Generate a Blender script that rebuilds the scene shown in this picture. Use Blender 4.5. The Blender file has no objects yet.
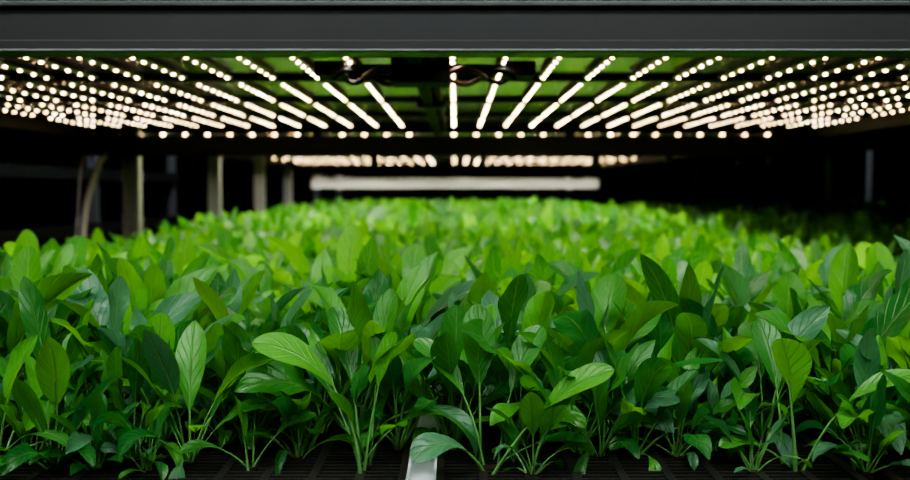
import bpy, math, numpy as np
from mathutils import Vector
rng=np.random.default_rng(23)
sc=bpy.context.scene
col=sc.collection
# ------------------------------------------------------------------ materials
def mat(name,base,rough=.5,metal=0.,noise=.0,scale=20.,bump=0.,spec=.5):
    m=bpy.data.materials.new(name); m.use_nodes=True
    nt=m.node_tree; b=nt.nodes['Principled BSDF']
    b.inputs['Roughness'].default_value=rough; b.inputs['Metallic'].default_value=metal
    b.inputs['Specular IOR Level'].default_value=spec
    tc=nt.nodes.new('ShaderNodeTexCoord'); n=nt.nodes.new('ShaderNodeTexNoise')
    n.inputs['Scale'].default_value=scale; n.inputs['Detail'].default_value=5
    nt.links.new(tc.outputs['Object'],n.inputs['Vector'])
    r=nt.nodes.new('ShaderNodeMix'); r.data_type='RGBA'
    c=np.array(base)
    r.inputs[6].default_value=(*(c*(1-noise)),1); r.inputs[7].default_value=(*np.minimum(c*(1+noise),1),1)
    nt.links.new(n.outputs['Fac'],r.inputs[0]); nt.links.new(r.outputs[2],b.inputs['Base Color'])
    if bump>0:
        bp=nt.nodes.new('ShaderNodeBump'); bp.inputs['Strength'].default_value=bump; bp.inputs['Distance'].default_value=.004
        nt.links.new(n.outputs['Fac'],bp.inputs['Height']); nt.links.new(bp.outputs[0],b.inputs['Normal'])
    return m
M_beam=mat('painted_grey_steel',(.045,.046,.043),.5,.0,.12,8,.05)
M_flange=mat('galvanised_flange',(.16,.18,.16),.35,.7,.2,15)
M_black=mat('black_steel',(.006,.006,.007),.5,.0,.2,12,spec=.25)
M_galv=mat('galvanised_steel',(.34,.34,.36),.45,.3,.2,30)
M_pale=mat('pale_painted_steel',(.45,.44,.48),.35,.0,.05,10)
M_refl=mat('aluminium_reflector',(.90,.44,.92),.16,.9,.08,6,.06)
M_strip=mat('led_board',(.45,.43,.43),.6,.0,.1,30,spec=.2)
M_tray=mat('black_plastic_tray',(.03,.026,.024),.45,0,.3,60,.1)
M_white=mat('white_pvc_channel',(.75,.76,.78),.35,0,.04,20)
M_plug=mat('peat_plug',(.03,.018,.01),.9,0,.4,200,.5)
M_floor=mat('dark_concrete',(.04,.04,.04),.6,0,.3,3,.1)
M_wall=mat('dark_wall_panel',(.02,.02,.023),.7,0,.2,2)
M_cable=mat('brown_cable',(.10,.04,.025),.45,0,.1,40)
M_hose=mat('grey_hose',(.45,.43,.46),.4,0,.08,40)
def emis(name,c,s):
    m=bpy.data.materials.new(name); m.use_nodes=True; nt=m.node_tree; nt.nodes.clear()
    o=nt.nodes.new('ShaderNodeOutputMaterial'); e=nt.nodes.new('ShaderNodeEmission')
    e.inputs[0].default_value=(*c,1); e.inputs[1].default_value=s; nt.links.new(e.outputs[0],o.inputs[0]); return m
M_led=emis('led_chip_glow',(1,.91,.74),800)
M_led2=emis('led_chip_glow_rear',(1,.91,.74),1900)
M_ph=emis('led_cup_glow',(1,.70,.33),18)
M_fill=emis('front_fill_glow',(.93,.97,1),11)  # glow of the added foreground fill lamps
M_fill_dim=emis('side_fill_glow',(.85,.92,1),5.5)  # weak glow of the added side fill lamps

def leafmat(name,dark,light,tdark,tlight,tf=.43):
    m=bpy.data.materials.new(name); m.use_nodes=True; nt=m.node_tree; L=nt.links.new; N=nt.nodes.new
    b=nt.nodes['Principled BSDF']; out=nt.nodes['Material Output']
    uv=N('ShaderNodeUVMap'); uv.uv_map='leaf'; u2=N('ShaderNodeUVMap'); u2.uv_map='rnd'
    s=N('ShaderNodeSeparateXYZ'); L(uv.outputs[0],s.inputs[0]); s2=N('ShaderNodeSeparateXYZ'); L(u2.outputs[0],s2.inputs[0])
    def math_(op,a,b_=None,c=None,clamp=False):
        n=N('ShaderNodeMath'); n.operation=op; n.use_clamp=clamp
        for i,x in enumerate((a,b_,c)):
            if x is None: continue
            if isinstance(x,(int,float)): n.inputs[i].default_value=x
            else: L(x,n.inputs[i])
        return n.outputs[0]
    av=math_('ABSOLUTE',math_('SUBTRACT',s.outputs[0],.5))
    mid=math_('SUBTRACT',1.,math_('DIVIDE',av,.045),clamp=True)
    ph=math_('SUBTRACT',math_('MULTIPLY',s.outputs[1],7.),math_('MULTIPLY',av,4.2))
    fr=math_('ABSOLUTE',math_('SUBTRACT',math_('FRACT',ph),.5))
    vein=math_('SUBTRACT',1.,math_('DIVIDE',fr,.11),clamp=True)
    vv=math_('MAXIMUM',mid,math_('MULTIPLY',vein,.45))
    tc=N('ShaderNodeTexCoord'); ns=N('ShaderNodeTexNoise'); ns.inputs['Scale'].default_value=60; ns.inputs['Detail'].default_value=3
    L(tc.outputs['Object'],ns.inputs['Vector'])
    f=math_('ADD',math_('MULTIPLY',s2.outputs[0],.8),math_('MULTIPLY',ns.outputs['Fac'],.25))
    def mix(a,b_,fac):
        n=N('ShaderNodeMix'); n.data_type='RGBA'
        for i,x in ((6,a),(7,b_)):
            if isinstance(x,tuple): n.inputs[i].default_value=(*x,1)
            else: L(x,n.inputs[i])
        L(fac,n.inputs[0]); return n.outputs[2]
    blu=math_('MULTIPLY',math_('GREATER_THAN',s2.outputs[1],.72),.8)
    c1=mix(mix(dark,light,f),(.13,.29,.17),blu); veincol=mix(c1,(.30,.54,.18),math_('MULTIPLY',vv,.5))
    c2=mix(mix(tdark,tlight,f),(.10,.40,.10),blu); tc2=mix(c2,(.45,.80,.18),math_('MULTIPLY',vv,.45))
    L(veincol,b.inputs['Base Color']); b.inputs['Roughness'].default_value=.36
    b.inputs['Specular IOR Level'].default_value=.75
    bp=N('ShaderNodeBump'); bp.inputs['Strength'].default_value=.8; bp.inputs['Distance'].default_value=.003
    h=math_('ADD',math_('MULTIPLY',vv,-.6),math_('MULTIPLY',ns.outputs['Fac'],1.))
    L(h,bp.inputs['Height']); L(bp.outputs[0],b.inputs['Normal'])
    t=N('ShaderNodeBsdfTranslucent'); L(tc2,t.inputs[0]); L(bp.outputs[0],t.inputs['Normal'])
    mx=N('ShaderNodeMixShader'); mx.inputs[0].default_value=tf
    L(b.outputs[0],mx.inputs[1]); L(t.outputs[0],mx.inputs[2]); L(mx.outputs[0],out.inputs[0])
    return m
M_leaf=leafmat('spinach_leaf',(.020,.135,.038),(.15,.46,.065),(.045,.36,.035),(.38,.90,.08))
M_stem=mat('spinach_stem',(.15,.34,.10),.4,0,.15,60)

# ------------------------------------------------------------------ mesh helpers
def mesh_obj(name,V,F,mats,fm=None,parent=None,smooth=False):
    me=bpy.data.meshes.new(name); me.from_pydata([tuple(v) for v in V],[],F); 
    for m in mats: me.materials.append(m)
    if fm is not None: me.polygons.foreach_set('material_index',fm)
    if smooth: me.polygons.foreach_set('use_smooth',[True]*len(F))
    me.update(); o=bpy.data.objects.new(name,me); col.objects.link(o)
    if parent: o.parent=parent
    return o
class Geo:
    def __init__(s): s.V=[];s.F=[];s.M=[]
    def box(s,x0,x1,y0,y1,z0,z1,m=0):
        n=len(s.V); s.V+= [(x,y,z) for z in (z0,z1) for y in (y0,y1) for x in (x0,x1)]
        for f in ((0,2,3,1),(4,5,7,6),(0,1,5,4),(2,6,7,3),(0,4,6,2),(1,3,7,5)):
            s.F.append(tuple(n+i for i in f)); s.M.append(m)
    def cyl(s,c,r,h,m=0,axis='z',k=12):
        n=len(s.V)
        for e in (0,1):
            for i in range(k):
                a=2*math.pi*i/k; p=[r*math.cos(a),r*math.sin(a),h*e]
                if axis=='y': p=[p[0],p[2],p[1]]
                if axis=='x': p=[p[2],p[0],p[1]]
                s.V.append((c[0]+p[0],c[1]+p[1],c[2]+p[2]))
        for i in range(k):
            j=(i+1)%k; s.F.append((n+i,n+j,n+k+j,n+k+i)); s.M.append(m)
        s.F.append(tuple(n+i for i in range(k))[::-1]); s.M.append(m)
        s.F.append(tuple(n+k+i for i in range(k))); s.M.append(m)
    def build(s,name,mats,parent=None,bevel=0):
        o=mesh_obj(name,s.V,s.F,mats,s.M,parent)
        if bevel:
            b=o.modifiers.new('bev','BEVEL'); b.width=bevel; b.segments=2; b.limit_method='ANGLE'
        return o
def empty(name):
    e=bpy.data.objects.new(name,None); col.objects.link(e); return e
def tube(name,pts,r,m,parent=None):
    cu=bpy.data.curves.new(name,'CURVE'); cu.dimensions='3D'; cu.bevel_depth=r; cu.bevel_resolution=3
    sp=cu.splines.new('NURBS'); sp.points.add(len(pts)-1)
    for p,q in zip(sp.points,pts): p.co=(*q,1)
    sp.use_endpoint_u=True; sp.order_u=4; cu.materials.append(m)
    o=bpy.data.objects.new(name,cu); col.objects.link(o)
    if parent: o.parent=parent
    return o

ZC=1.22; ZD=.90; ZL=1.47
# ------------------------------------------------------------------ room
X0,X1,Y0,Y1,ZT=-6,7,-2.5,16,2.8
g=Geo(); g.box(X0,X1,Y0,Y1,-.1,0); g.build('floor',[M_floor])
g=Geo(); g.box(X0,X1,Y0,Y1,ZT,ZT+.1); g.build('ceiling',[M_wall])
g=Geo(); g.box(X0-.1,X0,Y0,Y1,0,ZT); g.build('wall_left',[M_wall])
g=Geo(); g.box(X1,X1+.1,Y0,Y1,0,ZT); g.build('wall_right',[M_wall])
g=Geo(); g.box(X0,X1,Y1,Y1+.1,0,ZT); g.build('wall_back',[M_wall])
g=Geo(); g.box(X0,X1,Y0-.1,Y0,0,ZT); g.build('wall_front',[M_wall])

for yy in (.45,-.65):  # unseen lamps above the camera, added to brighten the front crop and beam
    al=empty('added_fill_light')
    g=Geo()
    g.box(-1.9,1.9,yy-.13,yy+.13,2.60,2.615); g.box(-1.9,1.9,yy-.14,yy-.13,2.54,2.615); g.box(-1.9,1.9,yy+.13,yy+.14,2.54,2.615)
    g.box(-1.91,-1.9,yy-.14,yy+.14,2.54,2.615); g.box(1.9,1.91,yy-.14,yy+.14,2.54,2.615)
    for x in (-1.4,0,1.4): g.box(x-.02,x+.02,yy-.02,yy+.02,2.61,ZT)
    g.build('fill_housing',[M_pale],al)
    g=Geo(); g.box(-1.88,1.88,yy-.12,yy+.12,2.565,2.58); g.build('fill_panel',[M_fill],al)
# dim unseen lamps added on both sides to lift the dark background
for xx in (-2.25,5.2):
    al=empty('added_fill_light')
    g=Geo(); g.box(xx-.13,xx+.13,3,10,2.66,2.675); g.box(xx-.14,xx-.13,3,10,2.62,2.675); g.box(xx+.13,xx+.14,3,10,2.62,2.675)
    for y in (3.5,6.5,9.5): g.box(xx-.02,xx+.02,y-.02,y+.02,2.67,ZT)
    g.build('fill_housing',[M_pale],al)
    g=Geo(); g.box(xx-.12,xx+.12,3.02,9.98,2.635,2.65); g.build('fill_panel',[M_fill_dim],al)

# ------------------------------------------------------------------ grow rack
BL,BR,BY0,BY1=-1.55,1.5,.88,13.2
rack=empty('vertical_farm_rack')
def upright(x,y,z0,z1,w=.075,d=.05,parent=rack,name='upright',m=M_galv):
    g=Geo(); t=.004; sw=w*.3
    g.box(x-w/2,x-w/2+sw,y,y+t,z0,z1); g.box(x+w/2-sw,x+w/2,y,y+t,z0,z1)
    z=z0
    while z<z1-.03:
        g.box(x-w/2+sw,x+w/2-sw,y,y+t,z,z+.018); z+=.036
    g.box(x-w/2,x-w/2+t,y+t,y+d,z0,z1); g.box(x+w/2-t,x+w/2,y+t,y+d,z0,z1)
    g.box(x-w/2,x+w/2,y+d,y+d+t,z0,z1)
    return g.build(name,[m],parent)
for y,x in ((4.05,-1.46),(5.6,-1.50),(6.9,-1.50),(8.6,-1.6),(10.4,-1.6),(12.4,-1.6)): upright(x,y,0,ZT-.3)
upright(-1.60,.92,0,ZT-.3,name='upright')
for y in (.92,12.4): upright(1.56,y,0,ZT-.3)
g=Geo()
g.box(BL,BR,BY0,BY0+.03,ZD-.12,ZD-.03); g.box(BL,BR,BY1-.03,BY1,ZD-.12,ZD-.03)
g.box(BL-.02,BL+.02,BY0,BY1,ZD-.12,ZD-.03); g.box(BR-.02,BR+.02,BY0,BY1,ZD-.12,ZD-.03)
y=BY0+.6
while y<BY1: g.box(BL,BR,y,y+.04,ZD-.12,ZD-.05); y+=1.0
for x in (BL+.02,-.05,BR-.06):
    y=BY0
    while y<BY1: g.box(x,x+.05,y,y+.05,0,ZD-.1); y+=3.0
g.box(BL,BR,BY0,BY1,ZD-.05,ZD-.035)
g.build('deck_frame',[M_black],rack)
yb=1.50
g=Geo(); g.box(-1.66,1.66,yb,yb+.006,ZC+.245,ZC+.300,0)
g.box(-1.66,1.66,yb-.012,yb+.05,ZC+.300,ZC+.309,1)
g.box(-1.66,1.66,yb-.012,yb+.05,ZC+.226,ZC+.231,1)
g.box(-1.66,1.66,yb-.003,yb+.002,ZC+.231,ZC+.247,0)
g.box(-1.66,1.66,yb+.05,yb+.055,ZC+.226,ZC+.309,0)
g.build('front_crossbeam',[M_beam,M_flange],rack,.002)
g=Geo(); g.box(-1.66,1.66,yb,BY1,ZC+.325,ZC+.345)
y=yb
while y<BY1: g.box(-1.66,1.66,y,y+.05,ZC+.30,ZC+.33); y+=1.2
g.box(-1.70,-1.62,yb,BY1,ZC+.24,ZC+.345); g.box(1.62,1.70,yb,BY1,ZC+.24,ZC+.345)
g.build('upper_deck',[M_black],rack)
g=Geo(); g.box(-1.66,1.45,3.92,3.98,ZC+.15,ZC+.235)
g.box(-1.66,1.45,3.90,4.0,ZC+.225,ZC+.235); g.box(-1.66,1.45,3.90,4.0,ZC+.15,ZC+.157)
for x in (-1.5,-1.46,-1.15,-.35,.12,.62,.93,1.07,1.24,1.37):
    g.cyl((x,3.93,ZC+.125),.013,.03); g.cyl((x,3.93,ZC+.112),.02,.016)
for x in (-1.6,-.6,.5,1.4): g.box(x-.02,x+.02,3.93,3.97,ZC+.23,ZC+.33)
g.build('rear_crossbeam',[mat('dark_grey_steel',(.02,.02,.022),.45,.2,.2,12,spec=.4)],rack,.003)
g=Geo(); g.box(-1.42,1.42,8.90,8.96,ZC+.015,ZC+.11)
g.box(-1.42,1.42,8.87,8.99,ZC+.105,ZC+.115)
for x in (-1.3,0,1.3): g.box(x-.02,x+.02,8.91,8.95,ZC+.11,ZC+.25,1)
g.build('far_crossbeam',[M_pale,M_black],rack,.003)
tube('drain_hose',[(-1.50,3.95,1.40),(-1.53,3.9,1.36),(-1.56,3.88,1.25),(-1.60,3.86,1.1),(-1.60,3.85,.9)],.014,M_hose,rack)
tube('drain_hose_thin',[(-1.60,3.95,1.42),(-1.63,3.9,1.38),(-1.61,3.88,1.2),(-1.64,3.86,.9)],.006,M_hose,rack)

# ------------------------------------------------------------------ LED fixtures
def led_fixture(y0,nseg,xs,ndots,pitch=.52,seglen=.42,x0=-1.56,x1=1.5,r=.0034,hc=.0025,chip=None):
    p=empty('led_grow_light')
    y1=y0+nseg*pitch
    g=Geo()
    for i in range(nseg):
        a=y0+i*pitch
        g.box(x0,x1,a+.005,a+pitch-.035,ZL+.02,ZL+.026)
    g.build('reflector_panel',[M_refl],p)
    g=Geo()
    for i in range(nseg+1):
        a=y0+i*pitch-.03
        g.box(x0,x1,a,a+.03,ZL+.010,ZL+.034)
    g.box(x0-.03,x0,y0-.03,y1,ZL-.035,ZL+.04); g.box(x1,x1+.03,y0-.03,y1,ZL-.035,ZL+.04)
    g.build('fixture_frame',[M_black],p,.002)
    g=Geo(); d=Geo(); k=8
    for i in range(nseg):
        for x in xs:
            a=y0+i*pitch+.03
            g.box(x-.009,x+.009,a,a+seglen,ZL+.0085,ZL+.013)
            g.box(x-.004,x+.004,a+.05,a+.06,ZL+.012,ZL+.021); g.box(x-.004,x+.004,a+seglen-.06,a+seglen-.05,ZL+.012,ZL+.021)
            for j in range(ndots):
                yy=a+.02+(seglen-.04)*j/(ndots-1); n=len(d.V)
                for rr,zz in ((r,ZL+.0084),(r,ZL+.0084-hc)):
                    d.V+=[(x+rr*math.cos(2*math.pi*q/k),yy+rr*math.sin(2*math.pi*q/k),zz) for q in range(k)]
                for q in range(k):
                    w=(q+1)%k; d.F.append((n+q,n+k+q,n+k+w,n+w)); d.M.append(1)
                n=len(d.V); rr=r*.92
                d.V+=[(x+rr*math.cos(2*math.pi*q/k),yy+rr*math.sin(2*math.pi*q/k),ZL+.0082) for q in range(k)]
                d.F.append(tuple(n+q for q in range(k))[::-1]); d.M.append(0)
    g.build('led_strips',[M_strip],p)
    d.build('led_diodes',[chip or M_led,M_ph],p)
    return p
xs=[-.005+.104*i for i in range(-15,15) if not i==-1 ]
xs=[x for x in xs if -1.54<x<1.48]
p1=led_fixture(1.66,4,xs,7)
g=Geo(); g.box(-.088,-.060,1.62,3.9,ZL-.014,ZL+.006); g.box(-.05,-.036,1.62,3.9,ZL-.006,ZL+.006)
g.box(-.125,-.01,1.76,1.86,ZL-.040,ZL+.006); g.box(-.26,.14,1.835,1.855,ZL-.014,ZL+.004)
g.box(-.28,-.22,1.80,1.88,ZL-.022,ZL+.006); g.box(.10,.16,1.80,1.88,ZL-.022,ZL+.006)
g.box(-.105,-.025,2.5,2.56,ZL-.02,ZL+.006)
g.build('wiring_conduit',[M_black],p1,.002)
for sgn in (-1,1):
    for k_,(rr,cx) in enumerate(((.045,.08),(.032,.15))):
        pts=[(-.06+sgn*(cx+rr*math.cos(a)*1.2),1.84+rr*1.8*math.sin(a),ZL-.020+.010*math.sin(3*a)) for a in np.linspace(0,5.6,12)]
        tube('cable_loop',pts,.005,M_cable if k_==0 else M_black,p1)
p2=led_fixture(4.15,5,xs,2,pitch=1.04,seglen=.42,r=.0066,hc=.0042,chip=M_led2)

# ------------------------------------------------------------------ slatted trays
def trays(name,xa,xb,y0,y1,n,gap=.034,fine_to=3.):
    g=Geo(); w=(xb-xa)/n
    edges=[xa+w*i for i in range(n+1)]
    for i in range(n):
        a=edges[i]+gap/2; b=edges[i+1]-gap/2
        g.box(a,a+.008,y0,y1,ZD-.03,ZD+.004); g.box(b-.008,b,y0,y1,ZD-.03,ZD+.004)
        m=int((b-a)/.05)
        for j in range(1,m): 
            xx=a+(b-a)*j/m; g.box(xx-.005,xx+.005,y0,min(y1,fine_to),ZD-.012,ZD+.001)
        y=y0
        while y<min(y1,fine_to): g.box(a+.006,b-.006,y,y+.006,ZD-.010,ZD); y+=.0125
        if y1>fine_to: g.box(a,b,fine_to,y1,ZD-.01,ZD-.002)
        g.box(a,b,y0,y1,ZD-.034,ZD-.03)
    for i,x in enumerate(edges[1:-1]):
        m=1 if i==2 else 0
        g.box(x-.014,x+.014,y0,y1,ZD-.024,ZD-.014,m); g.box(x-.0165,x-.0135,y0,y1,ZD-.024,ZD+.003,m); g.box(x+.0135,x+.0165,y0,y1,ZD-.024,ZD+.003,m)
    g.build(name,[M_tray,M_white])
    return edges
ed=trays('slatted_grow_tray',-1.5485,1.4735,BY0,BY1,6)

# ------------------------------------------------------------------ plants
def leaves_mesh(name,P,nu,nv,tube_sides,parent,sm=True):
    N=len(P['x']); S=24
    s=np.linspace(0,1,S+1)[None,:]
    th=P['th'][:,None]-P['k'][:,None]*s**1.6
    az=P['az'][:,None]+P['tw'][:,None]*s
    def frame(th,az,roll):
        T=np.stack([np.cos(th)*np.cos(az),np.cos(th)*np.sin(az),np.sin(th)],-1)
        S0=np.stack([-np.sin(az),np.cos(az),0*az],-1)
        N0=np.stack([-np.cos(az)*np.sin(th),-np.sin(az)*np.sin(th),np.cos(th)],-1)
        c=np.cos(roll)[...,None]; q=np.sin(roll)[...,None]
        return T,S0*c+N0*q,N0*c-S0*q
    T=frame(th,az,0*th)[0]; ds=(P['L']/S)[:,None,None]
    C=np.concatenate([np.zeros((N,1,3)),np.cumsum((T[:,1:]+T[:,:-1])/2*ds,1)],1)
    C+=np.stack([P['x'],P['y'],P['z']],-1)[:,None,:]
    def at(ss):
        f=ss*S; i=np.clip(f.astype(int),0,S-1); fr=(f-i)[...,None]
        r=np.arange(N)[:,None]
        return C[r,i]*(1-fr)+C[r,i+1]*fr
    def TA(ss): return P['th'][:,None]-P['k'][:,None]*ss**1.6, P['az'][:,None]+P['tw'][:,None]*ss
    Vs=[];Fs=[];UV=[];RN=[];MI=[];off=0
    q=np.linspace(0,1,nu+1); t=1-(1-q)**1.5
    s0=P['s0'][:,None]; ss=s0+(1-s0)*t[None,:]
    c=at(ss); a,b=TA(ss); roll=P['roll'][:,None]*(.3+.7*t[None,:])
    T_,S_,N_=frame(a,b,roll)
    ea,eb=P['ea'][:,None],P['eb'][:,None]
    prof=(t[None,:]+.012)**ea*(1-t[None,:]+1e-4)**eb
    pk=ea/(ea+eb); prof=prof/(pk**ea*(1-pk)**eb)
    w=np.maximum(P['W'][:,None]*prof,.0010)
    v=np.linspace(-1,1,nv+1)[None,None,:]
    W3=w[:,:,None]; tt=t[None,:,None]
    ruf=P['ruf'][:,None,None]*W3*np.sin(tt*P['rf'][:,None,None]+P['ph'][:,None,None]+np.sign(v)*1.3)*v*v
    cup=P['cup'][:,None,None]*W3*np.abs(v)**1.4
    lat=W3*v*np.sqrt(np.maximum(1-P['cup'][:,None,None]**2*.6,.2))
    pos=c[:,:,None,:]+S_[:,:,None,:]*lat[...,None]+N_[:,:,None,:]*(cup+ruf)[...,None]
    V=pos.reshape(-1,3); na,nb=nu+1,nv+1
    idx=np.arange(N*na*nb).reshape(N,na,nb)
    F=np.stack([idx[:,:-1,:-1],idx[:,:-1,1:],idx[:,1:,1:],idx[:,1:,:-1]],-1).reshape(-1,4)
    uv=np.stack(np.broadcast_arrays((v+1)/2,t[None,:,None],),-1)
    uv=np.broadcast_to(uv,(N,na,nb,2)).reshape(-1,2)
    rn=np.broadcast_to(np.stack([P['r1'],P['r2']],-1)[:,None,None,:],(N,na,nb,2)).reshape(-1,2)
    Vs.append(V);Fs.append(F);UV.append(uv);RN.append(rn);MI.append(np.zeros(len(F),int));off=len(V)
    if tube_sides:
        k=tube_sides; m=7
        tq=np.linspace(0,1,m)
        ss=(s0+(1-s0)*.35)*tq[None,:]
        c=at(ss); a,b=TA(ss); T_,S_,N_=frame(a,b,0*a)
        r=(P['W'][:,None]*.075+.0009)*(1-.62*tq[None,:])
        an=np.arange(k)*2*np.pi/k
        pos=c[:,:,None,:]+r[:,:,None,None]*(S_[:,:,None,:]*np.cos(an)[None,None,:,None]+N_[:,:,None,:]*np.sin(an)[None,None,:,None]) - N_[:,:,None,:]*(r*.6)[:,:,None,None]
        V=pos.reshape(-1,3); idx=np.arange(N*m*k).reshape(N,m,k)+off; nx=np.roll(idx,-1,2)
        F=np.stack([idx[:,:-1],nx[:,:-1],nx[:,1:],idx[:,1:]],-1).reshape(-1,4)
        Vs.append(V);Fs.append(F);UV.append(np.full((len(V),2),.5));RN.append(np.full((len(V),2),.5));MI.append(np.ones(len(F),int))
    V=np.concatenate(Vs).astype(np.float32);F=np.concatenate(Fs).astype(np.int32)
    UV=np.concatenate(UV);RN=np.concatenate(RN);MI=np.concatenate(MI).astype(np.int32)
    me=bpy.data.meshes.new(name); me.vertices.add(len(V)); me.vertices.foreach_set('co',V.ravel())
    me.loops.add(F.size); me.loops.foreach_set('vertex_index',F.ravel())
    me.polygons.add(len(F)); me.polygons.foreach_set('loop_start',np.arange(0,F.size,4,dtype=np.int32))
    me.materials.append(M_leaf); me.materials.append(M_stem)
    me.update(calc_edges=True)
    me.polygons.foreach_set('material_index',MI); me.polygons.foreach_set('use_smooth',np.ones(len(F),bool))
    l=me.uv_layers.new(name='leaf'); l.data.foreach_set('uv',UV[F.ravel()].astype(np.float32).ravel())
    l=me.uv_layers.new(name='rnd'); l.data.foreach_set('uv',RN[F.ravel()].astype(np.float32).ravel())
    me.update()
    o=bpy.data.objects.new(name,me); col.objects.link(o); o.parent=parent
    return o
def params(px,py,nl,hs=1.,bigr=(.80,1.22),low=34,s0r=(.36,.55),edge=False):
    n=len(px); x=np.repeat(px,nl); y=np.repeat(py,nl); N=n*nl
    R=lambda a,b:rng.uniform(a,b,N)
    rank=np.tile(np.arange(nl),n)/max(nl-1,1)
    big=rng.uniform(*bigr,n)
    if edge: big=big*np.clip(1-.18*(np.abs(px+.0)-.85)/.5,.80,1.)   # plants at the bed edge grow shorter
    big=np.repeat(big,nl)
    inner=1-rank
    L=(.095+.090*np.sqrt(inner)*1.0)*big*R(.78,1.17)*hs
    P=dict(x=x+R(-.004,.004),y=y+R(-.004,.004),z=np.full(N,ZD-.002),
      az=np.tile(np.arange(nl)*2.4,n)+np.repeat(rng.uniform(0,6.28,n),nl)+R(-.4,.4),
      th=np.radians(87-low*rank+R(-12,6)), k=R(.1,2.2)*(.55+.8*rank), tw=R(-.8,.8),
      L=L, s0=R(*s0r), W=L*R(.068,.120), roll=R(-1.1,1.1), ea=R(.75,1.3), eb=R(.60,.98),
      cup=R(-.2,.65), ruf=R(.02,.35), rf=R(6,14), ph=R(0,6.28), r1=R(0,1)**1.15, r2=R(0,1))
    return P
def cat(*Ps): return {k:np.concatenate([p[k] for p in Ps]) for k in Ps[0]}
def grid(xa,xb,ya,yb,sp,edges=()):
    X,Y=np.meshgrid(np.arange(xa,xb,sp),np.arange(ya,yb,sp)); x=X.ravel()+rng.uniform(-.4,.4,X.size)*sp; y=Y.ravel()+rng.uniform(-.4,.4,X.size)*sp
    for e in edges:
        m=np.abs(x-e)<.024; x[m]+=np.where(x[m]>e,.022,-.022)
    return x,y
D=math.radians
hero=[]
def H(x,y,az,th,k,L,W,s0=.48,roll=0,cup=.25,ruf=.08,tw=0,r1=.7,ea=1.,eb=.6,r2=.3):
    hero.append(dict(x=x,y=y,z=ZD-.002,az=D(az),th=D(th),k=D(k),tw=D(tw),L=L,s0=s0,W=W,roll=D(roll),ea=ea,eb=eb,cup=cup,ruf=ruf,rf=8,ph=rng.uniform(0,6),r1=r1,r2=r2))
# plant left of the channel
H(-.105,1.00,190,84,84,.215,.024,roll=-38,cup=.1,r1=1.25,s0=.5,eb=.6,ea=.8,ruf=.05)
H(-.105,1.01,20,82,15,.165,.018,roll=20,r1=1.,s0=.6)
H(-.11,1.04,120,80,40,.20,.017,r1=.3); H(-.10,1.03,-60,60,60,.12,.012,r1=.4); H(-.11,1.03,150,70,40,.17,.014,roll=-30,r1=.2)
H(-.10,1.04,60,84,20,.21,.017,r1=.5); H(-.10,1.03,-120,66,30,.13,.011,r1=.3); H(-.11,1.03,0,60,70,.12,.012,r1=.3)
# right of the channel
H(.041,1.0,-12,59,42,.190,.019,roll=48,r1=1.25,s0=.50,tw=0,eb=.65,ea=.9,ruf=.05)
H(.035,1.01,212,56,105,.115,.018,roll=-35,r1=.35,s0=.32,r2=.9)
H(.03,1.04,95,86,20,.19,.020,roll=0,r1=.35); H(.05,1.04,45,80,45,.18,.017,roll=30,r1=.4)
H(.035,1.03,150,78,60,.18,.016,roll=-30,r1=.5); H(.045,1.03,-20,40,50,.12,.011,roll=20,r1=.3)
# right plant with bright upright leaf
H(.39,1.01,170,86,8,.155,.027,s0=.52,cup=.35,r1=1.25,eb=.5,tw=0,roll=50)
H(.39,1.02,185,45,70,.10,.012,roll=-25,r1=.6); H(.395,1.01,0,68,85,.20,.014,roll=35,r1=.9)
H(.385,1.04,100,84,40,.18,.018,r1=.3); H(.39,1.03,-50,40,60,.10,.011,r1=.4)
# small left plant
H(-.235,1.01,150,84,20,.09,.014,s0=.42,roll=40,r1=1.1); H(-.235,1.02,20,60,60,.10,.012,r1=.4,roll=20); H(-.235,1.02,200,50,80,.09,.011,r1=.4,roll=-20)
H(-.235,1.03,90,80,30,.14,.014,r1=.2)
for (x,y,L,W,az,rl,r) in ((-.38,1.14,.165,.021,90,0,.95),(-.46,1.20,.185,.021,80,10,1.2),(0,1.14,.175,.020,85,5,.25),(-.72,1.5,.23,.026,100,-10,.5),
   (-.205,1.70,.26,.026,70,10,1.25),(-.44,1.25,.15,.018,40,20,.6),(.165,1.75,.22,.022,20,25,.6),(.26,1.45,.20,.024,150,-15,.5),(.62,1.2,.19,.025,120,-20,1.1),(.50,1.35,.20,.024,60,20,.5),(-.60,1.22,.18,.02,140,-30,.5),
   (.76,1.6,.23,.025,80,10,.9),(.28,1.20,.17,.02,100,10,.2)):
    H(x,y,az,88,12,L,W,s0=.45,roll=rl,r1=r)
hero={k:np.array([h[k] for h in hero],float) for k in hero[0]}
crop=empty('spinach_crop')
fx=np.arange(-1.5,1.42,.040); fx=fx+rng.uniform(-.015,.015,fx.size)
for c in (-.105,.041,.39,-.235): fx=fx[np.abs(fx-c)>.030]
fx=fx[np.abs(fx+.0375)>.03]
fy=rng.uniform(.995,1.09,fx.size)
gx,gy=grid(-1.42,1.38,1.11,1.95,.065,ed[1:-1])
leaves_mesh('front_leaves',cat(params(fx,fy,11,.88,(.5,1.15),44,(.28,.52)),params(gx,gy,10,1.0,(.66,1.28)),hero),14,6,5,crop)
mx_,my_=grid(-1.36,1.34,1.95,4.2,.068)
leaves_mesh('middle_leaves',params(mx_,my_,9,.87,(.66,1.28),edge=True),9,4,4,crop)
kx,ky=grid(-1.40,1.36,4.2,13.1,.075)
leaves_mesh('rear_leaves',params(kx,ky,6,1.05,(.75,1.3),edge=True),5,2,0,crop)
g=Geo()
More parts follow.
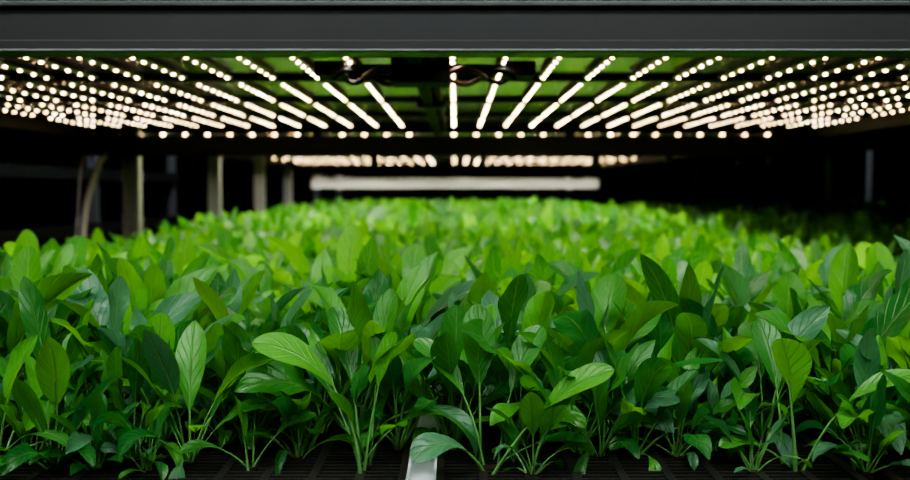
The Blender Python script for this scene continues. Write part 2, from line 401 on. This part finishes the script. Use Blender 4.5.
for x,y in list(zip(fx,fy))+[(a,b) for a,b in zip(gx,gy) if b<1.5]+[(-.105,1.02),(.041,1.02),(.39,1.02),(-.235,1.02)]:
    g.cyl((x,y,ZD-.012),.009,.014,k=8)
g.build('peat_plugs',[M_plug],crop)

# ------------------------------------------------------------------ neighbouring bench on the right
r2=empty('neighbouring_grow_bench')
g=Geo(); g.box(1.78,4.6,1.2,13,ZD-.06,ZD-.01)
for x in (1.85,3.2,4.5):
    for y in (1.3,5,9,12.8): g.box(x-.03,x+.03,y-.03,y+.03,0,ZD-.05)
g.box(1.78,1.80,1.2,13,ZD-.08,ZD+.01)
for y in (6,10): g.box(4.56,4.62,y,y+.06,0,ZT,1); g.box(2.9,2.96,y+1,y+1.06,0,ZT,1)
g.box(1.8,4.6,5,5.05,1.62,1.70); g.box(1.8,4.6,9,9.05,1.62,1.7); g.box(1.8,4.6,1.2,13,1.70,1.74)
g.build('bench_frame',[M_black,M_galv],r2)
c2=empty('spinach_crop')
qx,qy=grid(1.82,4.5,1.6,12.8,.08)
leaves_mesh('leaves',params(qx,qy,6,1.0),6,2,0,c2)

lr=empty('empty_grow_rack')
for y in (3.2,5.2,7.2,9.2):
    for x in (-4.6,-2.9): upright(x,y,0,ZT-.2,parent=lr,m=M_galv)
g=Geo()
for z in (.45,.92,1.35,1.8,2.25):
    g.box(-4.65,-2.85,3.15,9.3,z,z+.03)
    g.box(-2.88,-2.84,3.15,9.3,z-.05,z+.04); g.box(-4.65,-2.85,3.15,3.19,z-.05,z+.04)
g.build('shelves',[M_beam],lr)

# ------------------------------------------------------------------ world, camera, look
w=bpy.data.worlds.new('World'); sc.world=w; w.use_nodes=True
w.node_tree.nodes['Background'].inputs[0].default_value=(.5,.6,.7,1); w.node_tree.nodes['Background'].inputs[1].default_value=.004
cam=bpy.data.cameras.new('camera'); co=bpy.data.objects.new('camera',cam); col.objects.link(co)
cam.lens=35.6; cam.sensor_width=36; cam.clip_start=.05
co.location=(0,0,ZC); co.rotation_euler=(math.radians(90-3.18),0,0)
cam.dof.use_dof=True; cam.dof.focus_distance=1.12; cam.dof.aperture_fstop=35.6/10
sc.camera=co
sc.view_settings.view_transform='AgX'
sc.view_settings.exposure=.62
try: sc.view_settings.look='AgX - High Contrast'
except Exception as e: print(e)
